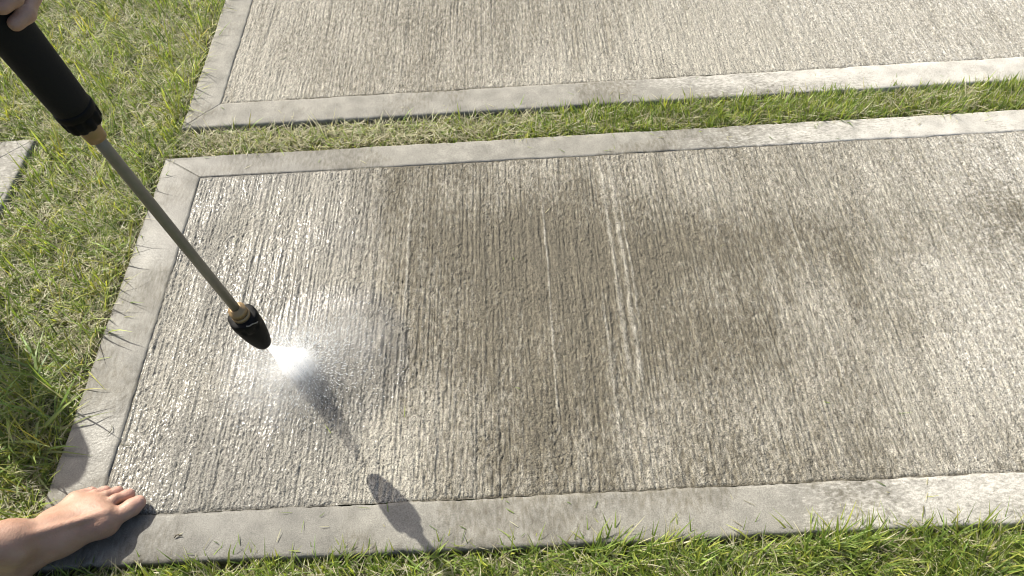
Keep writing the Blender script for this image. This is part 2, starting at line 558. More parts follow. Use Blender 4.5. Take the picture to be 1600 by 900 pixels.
def axis(a, b, fine, stop=None, coarse=.02):
    if stop is None or stop >= b: return np.linspace(a, b, int((b - a) / fine) + 1)
    return np.concatenate([np.linspace(a, stop, int((stop - a) / fine)), np.linspace(stop + coarse, b, max(2, int((b - stop) / coarse)))])


S1 = (-.930, 2.05, .460, 1.527)
S2 = (-.915, 2.05, 1.640, 2.80)
S3 = (-2.75, -1.312, .50, 1.632)
slab(*S1, .113, .10, .093, .083, 'broom-finished concrete slab being washed, wet and clean at its left end', 1, f_dirt1,
     axis(S1[0] + .113, S1[1] - .10, .0016, 1.42), axis(S1[2] + .093, S1[3] - .083, .0026), ampA)
slab(*S2, .092, .10, .096, .09, 'dry concrete slab beyond the narrow strip of grass', 2, f_dirt2,
     axis(S2[0] + .092, S2[1] - .10, .0020, 1.62), axis(S2[2] + .096, S2[3] - .09, .0032, 2.42), ampB, wet=False, streaks=False)
slab(*S3, .10, .10, .10, .10, 'pale concrete slab corner behind the lawn at the left edge', 3, lambda x, y: .25 * fbm(x, y, .2, 77) + 0 * x,
     axis(S3[0] + .10, S3[1] - .10, .004), axis(S3[2] + .10, S3[3] - .10, .006), lambda X, Y: 1 + 0 * X, wet=False, streaks=False, pale_add=.32)


# ---------------------------------------------------------------- grass
def on_slab(x, y, m=0.0):
    o = np.zeros(len(x), bool)
    for (a, b, c, d) in (S1, S2, S3):
        o |= (x > a - m) & (x < b + m) & (y > c - m) & (y < d + m)
    return o


def blades(x, y, length, width, head, lean, curl, c0, c1, z=SOIL, twist=None):
    """curved tapering ribbons. lean/curl = angle from vertical at the root / extra at the tip"""
    n = len(x)
    K = 4
    s = np.linspace(0, 1, K)
    V = np.zeros((n, K * 2 - 1, 3)); Cc = np.ones((n, K * 2 - 1, 4))
    px, pz = np.zeros(n), np.zeros(n)
    tw = rng.uniform(-.6, .6, n) if twist is None else twist
    sx, sy = -np.sin(head + tw), np.cos(head + tw)
    hx, hy = np.cos(head), np.sin(head)
    wprof = [.75, 1.0, .7, 0]
    for k in range(K):
        if k:
            a = lean + curl * (s[k] - .5 / (K - 1))
            px = px + np.sin(a) * length / (K - 1); pz = pz + np.cos(a) * length / (K - 1)
        bx, by, bz = x + hx * px, y + hy * px, z + pz
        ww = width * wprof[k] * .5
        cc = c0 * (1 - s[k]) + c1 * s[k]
        if k < K - 1:
            for q, sg in ((0, -1), (1, 1)):
                V[:, 2 * k + q] = np.stack([bx + sg * ww * sx, by + sg * ww * sy, bz + 0.0 * bz], 1)
                Cc[:, 2 * k + q, :3] = cc
        else:
            V[:, 2 * k] = np.stack([bx, by, bz], 1); Cc[:, 2 * k, :3] = cc
    base = np.arange(n)[:, None] * (K * 2 - 1)
    Q = np.concatenate([base + np.array([[0, 1, 3, 2]]), base + np.array([[2, 3, 5, 4]])])
    T = base + np.array([[4, 5, 6]])
    return V.reshape(-1, 3), [Q, T], Cc.reshape(-1, 4)


GREEN = np.array([[.165, .25, .058], [.22, .305, .072], [.30, .365, .085], [.115, .18, .045], [.38, .41, .10]])
HAY = np.array([[.54, .51, .36], [.44, .41, .28], [.64, .62, .47], [.30, .275, .18]])


def pick(n, hay, warm=0.0):
    g = GREEN[rng.choice(5, n, p=[.25, .28, .22, .13, .12])]
    h = HAY[rng.choice(4, n, p=[.35, .3, .15, .2])]
    m = rng.random(n) < hay
    c = np.where(m[:, None], h, g) * rng.uniform(.75, 1.25, (n, 1))
    c[:, 0] *= 1 + warm
    return c, m


def turf(x0, x1, y0, y1, dens, hay, hmin, hmax, flat, hmask=None, keep=None):
    n = int((x1 - x0) * (y1 - y0) * dens)
    x = rng.uniform(x0, x1, n); y = rng.uniform(y0, y1, n)
    k = ~on_slab(x, y, .003)
    if keep is not None: k &= keep(x, y)
    x, y = x[k], y[k]; n = len(x)
    tuft = fbm(x, y, .07, 110, 3)
    hy_ = np.clip(hay(x, y) if callable(hay) else hay + 0 * x, 0, 1)
    c, m = pick(n, hy_)
    hm = hmask(x, y) if hmask is not None else 1.0
    L = rng.uniform(hmin, hmax, n) * (.55 + .9 * tuft) * hm
    # blades of a tuft lean in a common direction
    head = 2 * np.pi * fbm(x, y, .10, 113, 2) * 2 + rng.normal(0, 1.0, n)
    lean = np.clip(rng.normal(flat, .38, n), -.2, 1.35)
    lean = np.where(m, np.clip(lean + .45, 0, 1.5), lean)
    curl = rng.normal(.55, .4, n)
    wd = (.0014 + .0032 * rng.random(n) ** 1.8) * np.where(m, .75, 1)
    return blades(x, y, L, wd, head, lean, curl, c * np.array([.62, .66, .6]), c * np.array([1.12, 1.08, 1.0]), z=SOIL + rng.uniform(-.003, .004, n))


def thatch(x0, x1, y0, y1, dens, zmax, hay=.75):
    """dead stems lying in every direction near the soil"""
    n = int((x1 - x0) * (y1 - y0) * dens)
    x = rng.uniform(x0, x1, n); y = rng.uniform(y0, y1, n)
    k = ~on_slab(x, y, .012); x, y = x[k], y[k]; n = len(x)
    c, m = pick(n, hay)
    return blades(x, y, rng.uniform(.02, .06, n), rng.uniform(.0012, .0024, n), rng.uniform(0, 6.28, n), rng.uniform(1.0, 1.55, n), rng.normal(.1, .35, n),
                  c * .8, c, z=SOIL + .002 + rng.random(n) * zmax)


def tufts(spots, nb, lmin, lmax, wmin, wmax, spread, c, lean=(.15, .8)):
    out = []
    for (x, y) in spots:
        n = rng.integers(nb[0], nb[1])
        px = x + rng.normal(0, spread, n); py = y + rng.normal(0, spread, n)
        k = ~on_slab(px, py, .002); px, py = px[k], py[k]; n = len(px)
        cc = np.array(c)[None] * rng.uniform(.7, 1.25, (n, 1)) * (1 + rng.normal(0, .08, (n, 3)))
        out.append(blades(px, py, rng.uniform(lmin, lmax, n), rng.uniform(wmin, wmax, n), rng.uniform(0, 6.28, n), rng.uniform(*lean, n), rng.normal(.8, .4, n),
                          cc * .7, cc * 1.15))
    return out


def build_grass(label, sets):
    V, F = join([(a, b) for a, b, c in sets])
    C = np.concatenate([c for a, b, c in sets])
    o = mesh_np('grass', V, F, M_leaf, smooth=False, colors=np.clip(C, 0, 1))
    tag(o, label, 'grass', kind='stuff')
    return o


LX0, LX1 = -1.95, -.90
lawn = []
lawn.append(thatch(LX0, LX1, .38, 2.55, 26000, .018))
lawn.append(turf(LX0, LX1, .38, 2.55, 30000, lambda x, y: .30 + .6 * (fbm(x, y, .16, 120) - .38), .028, .060, .70, keep=lambda x, y: rng.random(len(x)) < .30 + 1.5 * (fbm(x, y, .11, 133) - .22)))
lawn.append(turf(LX0, LX1, .38, 2.55, 3000, .2, .06, .12, .55))
spots = [(rng.uniform(-1.75, -.95), rng.uniform(.5, 2.3)) for _ in range(150)]
lawn += tufts(spots, (8, 22), .04, .10, .002, .0038, .012, (.40, .42, .09), (.1, .9))
# the tall tufts against the slab's left edge and by the shadow
lawn += tufts([(-1.02, .78), (-1.06, .72), (-1.00, .70), (-1.10, .80), (-1.03, .86), (-1.13, .70), (-1.08, .62)], (14, 22), .09, .19, .004, .0075, .014, (.19, .26, .07), (.3, 1.05))
lawn += tufts([(-.955 - .02 * rng.random(), yy) for yy in np.arange(.55, 1.5, .07)], (3, 8), .06, .14, .0022, .004, .01, (.33, .37, .09), (.2, .9))
lawn += tufts([(-.94 - .015 * rng.random(), yy) for yy in np.arange(1.62, 2.45, .04)], (6, 12), .06, .13, .0018, .0032, .012, (.37, .41, .085), (.1, .7))
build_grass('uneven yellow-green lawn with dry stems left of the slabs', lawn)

mid = []
mh = lambda x, y: .60 + .30 * sstep(-.15, .35, x) - .12 * sstep(-.75, -.3, x) * (1 - sstep(-.3, .1, x))
mid.append(thatch(-.93, 1.9, 1.525, 1.642, 34000, .02, .8))
mid.append(turf(-.93, 1.9, 1.527, 1.640, 70000, lambda x, y: .56 - .34 * sstep(-.2, .15, x), .034, .066, .42, hmask=mh,
                keep=lambda x, y: rng.random(len(x)) < (.36 + .64 * sstep(-.25, .1, x)) * (.45 + .9 * fbm(x, y, .09, 131))))
mid += tufts([(xx, 1.535 + .1 * rng.random()) for xx in np.arange(-.75, 1.7, .05)], (5, 14), .04, .075, .002, .0036, .012, (.33, .40, .10), (.1, .8))
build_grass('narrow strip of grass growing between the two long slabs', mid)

near = []
near.append(thatch(-.97, 1.9, .16, .462, 22000, .02, .7))
near.append(turf(-.93, 1.9, .16, .458, 52000, lambda x, y: .34 - .10 * sstep(-.3, .3, x), .036, .072, .48, hmask=lambda x, y: .78 + .34 * sstep(-.3, .3, x)))
near += tufts([(rng.uniform(-.7, 1.5), rng.uniform(.36, .452)) for _ in range(60)], (5, 12), .045, .085, .0024, .0044, .012, (.34, .41, .12), (.2, .9))
near += tufts([(xx + .02 * rng.random(), .447 + .010 * rng.random()) for xx in np.arange(-.85, 1.5, .028)], (1, 4), .04, .075, .002, .0036, .006, (.22, .29, .075), (.0, .5))  # upright edge blades, shade painted in as a darker green
build_grass('bright grass along the near edge of the washed slab', near)

far = [turf(-3.2, LX0, .2, 3.6, 9000, .3, .04, .08, .5), turf(LX0, -.9, 2.55, 3.6, 9000, .3, .04, .08, .5), turf(-3.2, -.9, -.9, .4, 9000, .3, .04, .08, .5),
       turf(-.9, 2.6, -.9, .17, 9000, .25, .04, .08, .5), turf(2.05, 3.0, .17, 3.4, 9000, .25, .04, .08, .5), turf(-.9, 2.05, 2.8, 3.6, 9000, .25, .04, .08, .5)]
build_grass('surrounding lawn outside the slabs', far)


# ---------------------------------------------------------------- loose clippings lying on the concrete
def clipping(pts, rad, c):
    V, F = tube(spline(pts, 9), rad * np.array([.5, .8, 1, 1, 1, .9, .8, .6, .3]), 6)
    return V, F, np.concatenate([np.tile(np.array([*c, 1.0]), (len(V), 1))])


for lab, pts, rad, c in (
    ('thin curved dry grass stem on the wet left margin', [(-.815, .70, .003), (-.80, .694, .004), (-.78, .694, .003)], .0008, (.10, .10, .05)),
    ('short upright grass clipping near the shadow on the left margin', [(-.842, .742, .003), (-.838, .73, .005), (-.845, .718, .003)], .0008, (.12, .12, .06)),
    ('small leaf crumb on the near margin beside the foot', [(-.66, .505, .002), (-.655, .51, .004), (-.645, .508, .002)], .0012, (.10, .08, .05)),
):
    V, F, C = clipping(pts, rad, c)
    o = mesh_np('grass_clipping', V, F, M_leaf, colors=C)
    tag(o, lab, 'grass clipping')

# bits of straw and torn grass washed onto the concrete, mostly near its edges
n = 150
xx = rng.uniform(-.92, 1.3, n); side = rng.random(n)
yy = np.where(side < .45, .462 + .085 * rng.random(n) ** 1.6, np.where(side < .7, 1.525 - .07 * rng.random(n) ** 1.6, np.where(side < .9, 1.645 + .08 * rng.random(n) ** 1.6, rng.uniform(.55, 1.4, n))))
cc, _ = pick(n, np.full(n, .6))
V, F, C = blades(xx, yy, rng.uniform(.006, .028, n), rng.uniform(.0010, .0022, n), rng.uniform(0, 6.28, n), np.full(n, 1.50), rng.normal(0, .08, n), cc * .7, cc * .8, z=.0015 + .001 * rng.random(n))
o = mesh_np('loose_straw', V, F, M_leaf, smooth=False, colors=C)
tag(o, 'loose bits of straw and torn grass lying on the concrete margins', 'straw', kind='stuff')

# ---------------------------------------------------------------- the pressure lance
TIP = np.array([-.473, .770, .22])
AX = np.array([-.0607506, -.0929768, .9938132])
AX /= np.linalg.norm(AX)
at_ = lambda t: TIP + AX * t
gun = empty('pressure_washer_lance', tuple(TIP))
gun['_org'] = TIP.tolist()
tag(gun, 'black-gripped steel pressure washer lance with a black tapered nozzle', 'lance')


def notch(th, k, t):
    if .078 < t < .1005:
        return 1 - .055 * (np.cos(th * 6) > .55)
    return np.ones_like(th)


noz = mesh_np('nozzle', *lathe([(0, .0065), (.0003, .0105), (.002, .0128), (.006, .0145), (.020, .0178), (.04, .0212), (.058, .0233), (.072, .0242), (.078, .0244),
                               (.0785, .0252), (.090, .0252), (.099, .0248), (.1005, .0225), (.1006, .014)], TIP, AX, 48, notch), M_nozzle, gun)
mesh_np('orifice', *lathe([(-.0006, .003), (-.0006, .0048), (.002, .005)], TIP, AX, 20), M_brass, noz)
fit = mesh_np('coupling', *lathe([(.099, .0145), (.100, .0152), (.108, .0152), (.1085, .0125), (.1105, .0125), (.111, .0148), (.122, .0148), (.123, .011), (.128, .0102), (.1285, .0085)], TIP, AX, 32,
                              lambda th, k, t: 1 - .03 * (np.cos(th * 6) > .3) * (t > .1105)), M_brass, gun)
mesh_np('clip_ring', *lathe([(.1088, .0135), (.1095, .0142), (.1102, .0135)], TIP, AX, 28), M_nozzle, fit)
e1, e2, _ = frame(AX)
for a0 in (.5, 3.6):                     # the pale wire clips on the nozzle's shoulder
    pts = [at_(.104 - .012 * u) + (.0262 + .001 * np.sin(u * 9)) * (np.cos(a0 + .75 * u) * e1 + np.sin(a0 + .75 * u) * e2) for u in np.linspace(0, 1, 9)]
    mesh_np('wire_clip', *tube(pts, .0011, 8), M_steel, noz)
mesh_np('lance_tube', *lathe([(.126, .0076), (.30, .0077), (.5, .0077), (.56, .0077)], TIP, AX, 28), M_steel, gun)
mesh_np('brass_ferrule', *lathe([(.533, .0092), (.5335, .0118), (.545, .0128), (.562, .0135), (.563, .010)], TIP, AX, 28), M_brass, gun)
grip = mesh_np('grip', *lathe([(.582, .0200), (.583, .0216), (.60, .0224), (.65, .0236), (.70, .0246), (.715, .0247), (.717, .0236), (.722, .0236), (.725, .0246), (.80, .0246), (.83, .024), (.84, .018)], TIP, AX, 44), M_foam, gun)
mesh_np('grip_collar', *lathe([(.556, .0155), (.557, .0192), (.560, .0216), (.572, .0226), (.5735, .0210), (.576, .0210), (.5775, .0230), (.585, .0230), (.587, .0218)], TIP, AX, 48,
                              lambda th, k, t: 1 - .13 * (np.cos(th * 10) > .45) * (k in (1, 2, 3))), M_nozzle, gun)
g0 = at_(.83)
mesh_np('gun_body', *tube(spline([g0, at_(.88), at_(.92) + np.array([-.02, 0, .0]), at_(.93) + np.array([-.09, -.03, -.01]), at_(.90) + np.array([-.17, -.05, -.04])], 24), np.interp(np.linspace(0, 1, 24), [0, .3, 1], [.021, .026, .017]), 18), M_nozzle, gun)
mesh_np('trigger', *tube(spline([at_(.90) + np.array([-.05, -.01, -.01]), at_(.87) + np.array([-.07, -.02, -.01]), at_(.85) + np.array([-.10, -.03, -.01])], 10), .006, 10), M_grey, gun)

# ---------------------------------------------------------------- water
def vol_mat(name, dens, build=None, colr=(.998, .999, 1.0), an=0.0):
    m = bpy.data.materials.new(name)
    m.use_nodes = True
    t = m.node_tree
    t.nodes.remove(t.nodes['Principled BSDF'])
    v = t.nodes.new('ShaderNodeVolumePrincipled')
    v.inputs['Color'].default_value = (*colr, 1)
    v.inputs['Density'].default_value = dens
    v.inputs['Anisotropy'].default_value = an
    t.links.new(v.outputs[0], t.nodes['Material Output'].inputs['Volume'])
    if build: t.links.new(build(t), v.inputs['Density'])
    return m


def puff(dens, power, nscale, lo=.35, hi=.75):
    def b(t):
        tc = t.nodes.new('ShaderNodeTexCoord')
        g = t.nodes.new('ShaderNodeVectorMath'); g.operation = 'LENGTH'
        t.links.new(tc.outputs['Object'], g.inputs[0])
        fall = math_(t, 'POWER', math_(t, 'SUBTRACT', 1.0, g.outputs['Value'], clamp=True), power)
        n = t.nodes.new('ShaderNodeTexNoise'); n.inputs['Scale'].default_value = nscale; n.inputs['Detail'].default_value = 3
        t.links.new(tc.outputs['Object'], n.inputs['Vector'])
        return math_(t, 'MULTIPLY', math_(t, 'MULTIPLY', fall, ramp_(t, n.outputs['Fac'], lo, hi)), dens)
    return b


def streak_jet(t):
    tc = t.nodes.new('ShaderNodeTexCoord')
    mp = t.nodes.new('ShaderNodeMapping'); mp.inputs['Scale'].default_value = (150, 150, 9)
    t.links.new(tc.outputs['Object'], mp.inputs[0])
    n = t.nodes.new('ShaderNodeTexNoise'); n.inputs['Scale'].default_value = 1.0; n.inputs['Detail'].default_value = 2
    t.links.new(mp.outputs[0], n.inputs['Vector'])
    return math_(t, 'ADD', math_(t, 'MULTIPLY', ramp_(t, n.outputs['Fac'], .42, .62), 62.0), 6.0)


spray = empty('water_spray', tuple(IMPACT))
spray['_org'] = IMPACT.tolist()
tag(spray, 'white water jet and mist bursting from the nozzle onto the slab', 'water spray')
jd = IMPACT - TIP
jl = np.linalg.norm(jd)
jet = mesh_np('jet', *lathe([(.001, .0035), (.03, .006), (.08, .012), (.14, .021), (.19, .030), (jl - .006, .037)], TIP, jd, 28), vol_mat('jet_water', 0, streak_jet), spray)


def blob(name, loc, scl, mat):
    th = np.linspace(0, np.pi, 13)[1:-1]; ph = np.linspace(0, 2 * np.pi, 24, endpoint=False)
    prof = [(-np.cos(a), np.sin(a)) for a in th]
    V, F = lathe(prof, np.zeros(3), np.array([0, 0, 1.0]), 24)
    me_o = mesh_np(name, V, F, mat)
    me_o.parent = spray
    me_o.location = np.asarray(loc) - IMPACT
    me_o.scale = scl
    return me_o


blob('splash', (-.486, .850, .020), (.060, .062, .021), vol_mat('splash_water', 0, puff(42.0, .8, 4.0)))
blob('mist', (-.51, .815, .050), (.135, .145, .055), vol_mat('mist_water', 0, puff(15.0, 1.0, 2.6)))
blob('mist', (-.40, .90, .050), (.16, .14, .052), vol_mat('thin_mist', 0, puff(7.0, .9, 3.0)))

M_drop, t_, p_, o_ = new_mat('water_drop')
p_.inputs['Base Color'].default_value = (.9, .93, .95, 1); p_.inputs['Roughness'].default_value = .05
p_.inputs['Transmission Weight'].default_value = .25; p_.inputs['IOR'].default_value = 1.33
n = 3400
ang = rng.uniform(0, 2 * np.pi, n); rad = np.abs(rng.normal(0, 1, n)) * .085 + .012
dx = np.cos(ang) * rad + .01 * rng.random(n); dy = np.sin(ang) * rad * .9
hz = np.abs(rng.normal(0, 1, n)) * (.010 + .05 * np.exp(-rad / .06))
cen = IMPACT + np.stack([dx, dy, hz + .003], 1)
sz = rng.uniform(.0003, .0009, n)
octv = np.array([[1, 0, 0], [-1, 0, 0], [0, 1, 0], [0, -1, 0], [0, 0, 1], [0, 0, -1]], float)
octf = np.array([[0, 2, 4], [2, 1, 4], [1, 3, 4], [3, 0, 4], [2, 0, 5], [1, 2, 5], [3, 1, 5], [0, 3, 5]])
st = np.stack([np.cos(ang), np.sin(ang), np.full(n, .4)], 1)
V = cen[:, None] + octv[None] * sz[:, None, None]
V += (octv[None] @ st[:, :, None]) * st[:, None, :] * sz[:, None, None] * 2.6
F = (np.arange(n)[:, None, None] * 6 + octf[None]).reshape(-1, 3)
dr = mesh_np('droplets', V.reshape(-1, 3), F, M_drop, spray)
dr['kind'] = 'stuff'


# ---------------------------------------------------------------- the person (bare left foot and gripping hand in view)
def sd(P, prims, k):
    """smooth union of round cones; prims rows (a, ra, b, rb)"""
    out = None
    for (a, ra, b, rb) in prims:
        a = np.asarray(a, float); b = np.asarray(b, float)
        ab = b - a; q = ab @ ab
        d = P - a
        t = np.clip((d @ ab) / q, 0, 1) if q > 1e-12 else np.zeros(P.shape[:-1])
        e = np.sqrt(((d - t[..., None] * ab) ** 2).sum(-1)) - (ra + (rb - ra) * t)
        if out is None: out = e
        else:
            h = np.clip(.5 + .5 * (e - out) / k, 0, 1)
            out = e * (1 - h) + out * h - k * h * (1 - h)
    return out


def smin(a, b, k):
    h = np.clip(.5 + .5 * (b - a) / k, 0, 1)
    return b * (1 - h) + a * h - k * h * (1 - h)


def surface_nets(fn, lo, hi, st):
    lo = np.asarray(lo, float); hi = np.asarray(hi, float)
    n = np.ceil((hi - lo) / st).astype(int) + 1
    ax = [lo[i] + st * np.arange(n[i]) for i in range(3)]
    G = np.stack(np.meshgrid(*ax, indexing='ij'), -1)
    D = np.empty(tuple(n))
    for i in range(0, n[0], 16): D[i:i + 16] = fn(G[i:i + 16])
    S = D < 0
    nc = n - 1
    acc = np.zeros((*nc, 3)); cnt = np.zeros(tuple(nc))
    sl = lambda o: tuple(slice(o[i], o[i] + nc[i]) for i in range(3))
    corners = [(i, j, k) for i in (0, 1) for j in (0, 1) for k in (0, 1)]
    for a in corners:
        for axn in range(3):
            if a[axn]: continue
            b = list(a); b[axn] = 1
            da, db = D[sl(a)], D[sl(b)]
            m = (da < 0) != (db < 0)
            t = np.where(m, da / np.where(m, da - db, 1), 0)
            for q in range(3):
                acc[..., q] += np.where(m, a[q] + (t if q == axn else 0), 0)
            cnt += m
    act = cnt > 0
    ids = -np.ones(tuple(nc), int); ids[act] = np.arange(act.sum())
    V = lo + st * (np.argwhere(act) + acc[act] / cnt[act][:, None])
    F = []
    for axn in range(3):
        u, v = (axn + 1) % 3, (axn + 2) % 3
        a = np.moveaxis(S, (axn, u, v), (0, 1, 2)); I = np.moveaxis(ids, (axn, u, v), (0, 1, 2))
        m = a[:-1] != a[1:]
        m = m[:, 1:-1, 1:-1]
        i, j, k = np.nonzero(m)
        q = np.stack([I[i, j, k], I[i, j + 1, k], I[i, j + 1, k + 1], I[i, j, k + 1]], 1)
        flip = ~a[:-1][:, 1:-1, 1:-1][i, j, k]
        q[flip] = q[flip][:, ::-1]
        F.append(q)
    return V, np.concatenate(F)


# left foot, x forward from the heel, y to its outer side, z up
FOOT_MID = [((.030, 0, .028), .026, (.036, 0, .050), .026), ((.036, 0, .050), .026, (.058, -.002, .080), .030), ((.058, -.002, .085), .030, (.105, -.012, .052), .026),
            ((.105, -.012, .052), .026, (.168, -.014, .030), .018), ((.04, -.006, .03), .026, (.11, -.020, .038), .024), ((.11, -.020, .038), .024, (.172, -.032, .024), .0225),
            ((.04, .012, .024), .022, (.105, .026, .024), .020), ((.105, .026, .024), .020, (.150, .037, .018), .016),
            ((.10, .008, .040), .022, (.176, .008, .024), .0165), ((.172, -.032, .024), .0225, (.152, .037, .018), .015)]
FOOT_BUMP = [((.060, -.030, .084), .011, (.056, -.030, .080), .011), ((.048, .029, .072), .011, (.046, .029, .068), .011),
             ((.075, -.016, .098), .0062, (.185, -.034, .0440), .0046), ((.10, -.031, .052), .010, (.108, -.031, .048), .010),
             ((.11, -.002, .066), .0035, (.180, -.008, .040), .0028), ((.11, .008, .060), .003, (.172, .010, .037), .0026)]
TOES = [[((.168, -.033, .024), .018, (.203, -.037, .018), .0138), ((.203, -.037, .018), .0138, (.218, -.037, .0162), .0148), ((.218, -.037, .0162), .0148, (.2305, -.036, .0150), .0122)],
        [((.170, -.010, .026), .0125, (.204, -.0085, .0245), .0086), ((.204, -.0085, .0245), .0086, (.2205, -.008, .0130), .0096), ((.2205, -.008, .0130), .0096, (.2250, -.008, .0115), .0094)],
        [((.164, .009, .024), .0115, (.1945, .0112, .0225), .0080), ((.1945, .0112, .0225), .0080, (.2085, .0112, .0125), .0090), ((.2085, .0112, .0125), .0090, (.2125, .0112, .0110), .0088)],
        [((.154, .025, .021), .0112, (.181, .0290, .0198), .0077), ((.181, .0290, .0198), .0077, (.1930, .0285, .0115), .0085), ((.1930, .0285, .0115), .0085, (.1965, .028, .0105), .0084)],
        [((.142, .038, .018), .0118, (.166, .0455, .0158), .0077), ((.166, .0455, .0158), .0077, (.1745, .0445, .0105), .0083), ((.1745, .0445, .0105), .0083, (.1775, .044, .0098), .0082)]]


def foot_sdf(shank):
    def f(P):
        b = sd(P, FOOT_MID + shank, .022)
        b = smin(b, sd(P, FOOT_BUMP, .004), .008)
        t = None
        for c in TOES:
            q = sd(P, c, .005)
            t = q if t is None else smin(t, q, .0012)
        d = smin(b, t, .006)
        return np.maximum(d, -(P[..., 2] - .0008))
    return f


HEEL = np.array([-.946, .440]); fdir = np.array([.76, .65]); fdir /= np.linalg.norm(fdir)
fside = np.array([-fdir[1], fdir[0]])


def to_world(V, heel, d, s, mirror=False):
    V = np.asarray(V, float)
    y = -V[..., 1:2] if mirror else V[..., 1:2]
    return np.concatenate([heel + 1.06 * (V[..., 0:1] * d + y * s), 1.06 * V[..., 2:3] + .0012], -1)


KNEE_W = np.array([-1.20, .32, .45])
kl = np.array([(KNEE_W[:2] - HEEL) @ fdir, (KNEE_W[:2] - HEEL) @ fside, KNEE_W[2]]) / 1.06
ank = np.array([.052, -.002, .085])
mid_s = ank + (kl - ank) * .55
shank = [(ank, .031, ank + (kl - ank) * .18, .030), (ank + (kl - ank) * .18, .030, mid_s, .042)]
Vf, Ff = surface_nets(foot_sdf(shank), (-.14, -.17, -.004), (.25, .09, .29), .0021)
Vf = to_world(Vf, HEEL, fdir, fside)
body_parts = [(Vf, Ff)]

# right foot stands behind, out of the picture
HEEL2 = np.array([-1.20, .02]); d2 = np.array([.80, .60]); s2 = np.array([-.60, .80])
ank2 = ank.copy(); knee2_w = np.array([-1.10, .10, .48])
k2l = np.array([(knee2_w[:2] - HEEL2) @ d2, -((knee2_w[:2] - HEEL2) @ s2), .48]) / 1.06
sh2 = [(ank2, .031, ank2 + (k2l - ank2) * .2, .030), (ank2 + (k2l - ank2) * .2, .030, ank2 + (k2l - ank2) * .55, .048)]
Vf2, Ff2 = surface_nets(foot_sdf(sh2), (-.06, -.12, -.005), (.26, .10, .30), .005)
Vf2 = to_world(Vf2, HEEL2, d2, s2, True); Vf2[:, 2] += SOIL
body_parts.append((Vf2, Ff2[:, ::-1]))

# gripping left hand round the lance
HC = at_(.745)
cdir = CAM - HC; cdir -= AX * (cdir @ AX); cdir /= np.linalg.norm(cdir)
rdir = np.cross(AX, cdir)
if rdir @ RGT < 0: rdir = -rdir
pol = lambda ph, r, t: HC + AX * t + r * (math.cos(math.radians(ph)) * cdir + math.sin(math.radians(ph)) * rdir)
hand_mid, fingers = [], []
for q, (dt, sc) in enumerate(((-.030, 1.0), (-.010, 1.05), (.010, 1.0), (.029, .86))):
    R0 = .0365
    kn = pol(172, .047, dt * .9)
    chain = [kn, pol(128, R0 + .004, dt), pol(82, R0, dt), pol(38, R0 - .001, dt), pol(14, R0 - .0015, dt)]
    rr = np.array([.0105, .0100, .0092, .0086, .0078]) * sc
    fingers.append([(chain[i], rr[i], chain[i + 1], rr[i + 1]) for i in range(4)])
    hand_mid.append((kn, .0125, pol(228, .048, dt * .75 + .004), .015))
wrist = pol(262, .105, .022)
hand_mid += [(pol(200, .048, -.02), .014, pol(205, .048, .025), .014), (pol(228, .048, -.016), .016, pol(232, .048, .03), .016), (pol(230, .050, .005), .020, wrist, .024)]
thumb = [(pol(250, .056, .002), .0135, pol(286, .043, -.008), .0115), (pol(286, .043, -.008), .0115, pol(318, .037, -.012), .0100), (pol(318, .037, -.012), .0100, pol(345, .036, -.010), .0088)]
ELBOW = np.array([-.88, .42, 1.02])
farm = [(wrist, .024, wrist + (ELBOW - wrist) * .5, .034)]


def hand_sdf(P):
    b = sd(P, hand_mid + farm, .014)
    t = None
    for c in fingers + [thumb]:
        q = sd(P, c, .004)
        t = q if t is None else smin(t, q, .0012)
    return smin(b, t, .008)


allp = np.array([x for pr in hand_mid + farm + thumb + sum(fingers, []) for x in (pr[0], pr[2])])
Vh, Fh = surface_nets(hand_sdf, allp.min(0) - .05, allp.max(0) + .05, .0028)
body_parts.append((Vh, Fh))

HIPL, HIPR = np.array([-1.03, .02, .86]), np.array([-.99, -.15, .86])
CHEST, NECK, HEAD = np.array([-.93, .06, 1.24]), np.array([-.86, .10, 1.44]), np.array([-.80, .13, 1.56])
SHL, SHR = np.array([-.93, .24, 1.36]), np.array([-.85, -.14, 1.36])
ELR, WRR = np.array([-.80, -.30, 1.10]), np.array([-.56, -.32, 1.14])
fa = wrist + (ELBOW - wrist) * .4
torso = [((HIPL + HIPR) / 2, .125, CHEST, .135), (CHEST, .135, (SHL + SHR) / 2, .10), (SHL, .055, SHR, .055)]
legs = [(HIPL, .085, KNEE_W, .058), (KNEE_W, .056, to_world(mid_s, HEEL, fdir, fside), .050), (HIPR, .085, knee2_w, .058),
        (knee2_w, .056, to_world(ank2 + (k2l - ank2) * .5, HEEL2, d2, s2, True) + [0, 0, SOIL], .050)]
arms = [(SHL, .05, ELBOW, .040), (ELBOW, .040, fa, .034), (SHR, .05, ELR, .040), (ELR, .038, WRR, .026), (WRR, .03, WRR + [.07, .02, .02], .022)]
headp = [(CHEST, .06, NECK, .055), (NECK, .055, HEAD - [0, 0, .05], .06), (HEAD, .085, HEAD + [.025, .02, -.045], .066), (HEAD + [.09, .045, -.03], .010, HEAD + [.10, .05, -.045], .013)]
Vb, Fb = surface_nets(lambda P: sd(P, torso + legs + arms + headp, .03), (-1.32, -.48, .12), (-.42, .62, 1.74), .011)
body_parts.append((Vb, Fb))
person = empty('person', (-1.0, .2, SOIL))
person['_org'] = [-1.0, .2, SOIL]
tag(person, 'barefoot person standing at the slab corner and gripping the lance', 'person')
V, F = join(body_parts)
toe_c = to_world(np.array([c[-1][2] for c in TOES]), HEEL, fdir, fside)
rosy = np.zeros(len(V))
for c in toe_c: rosy = np.maximum(rosy, 1 - sstep(.006, .030, np.linalg.norm(V - c, axis=1)))
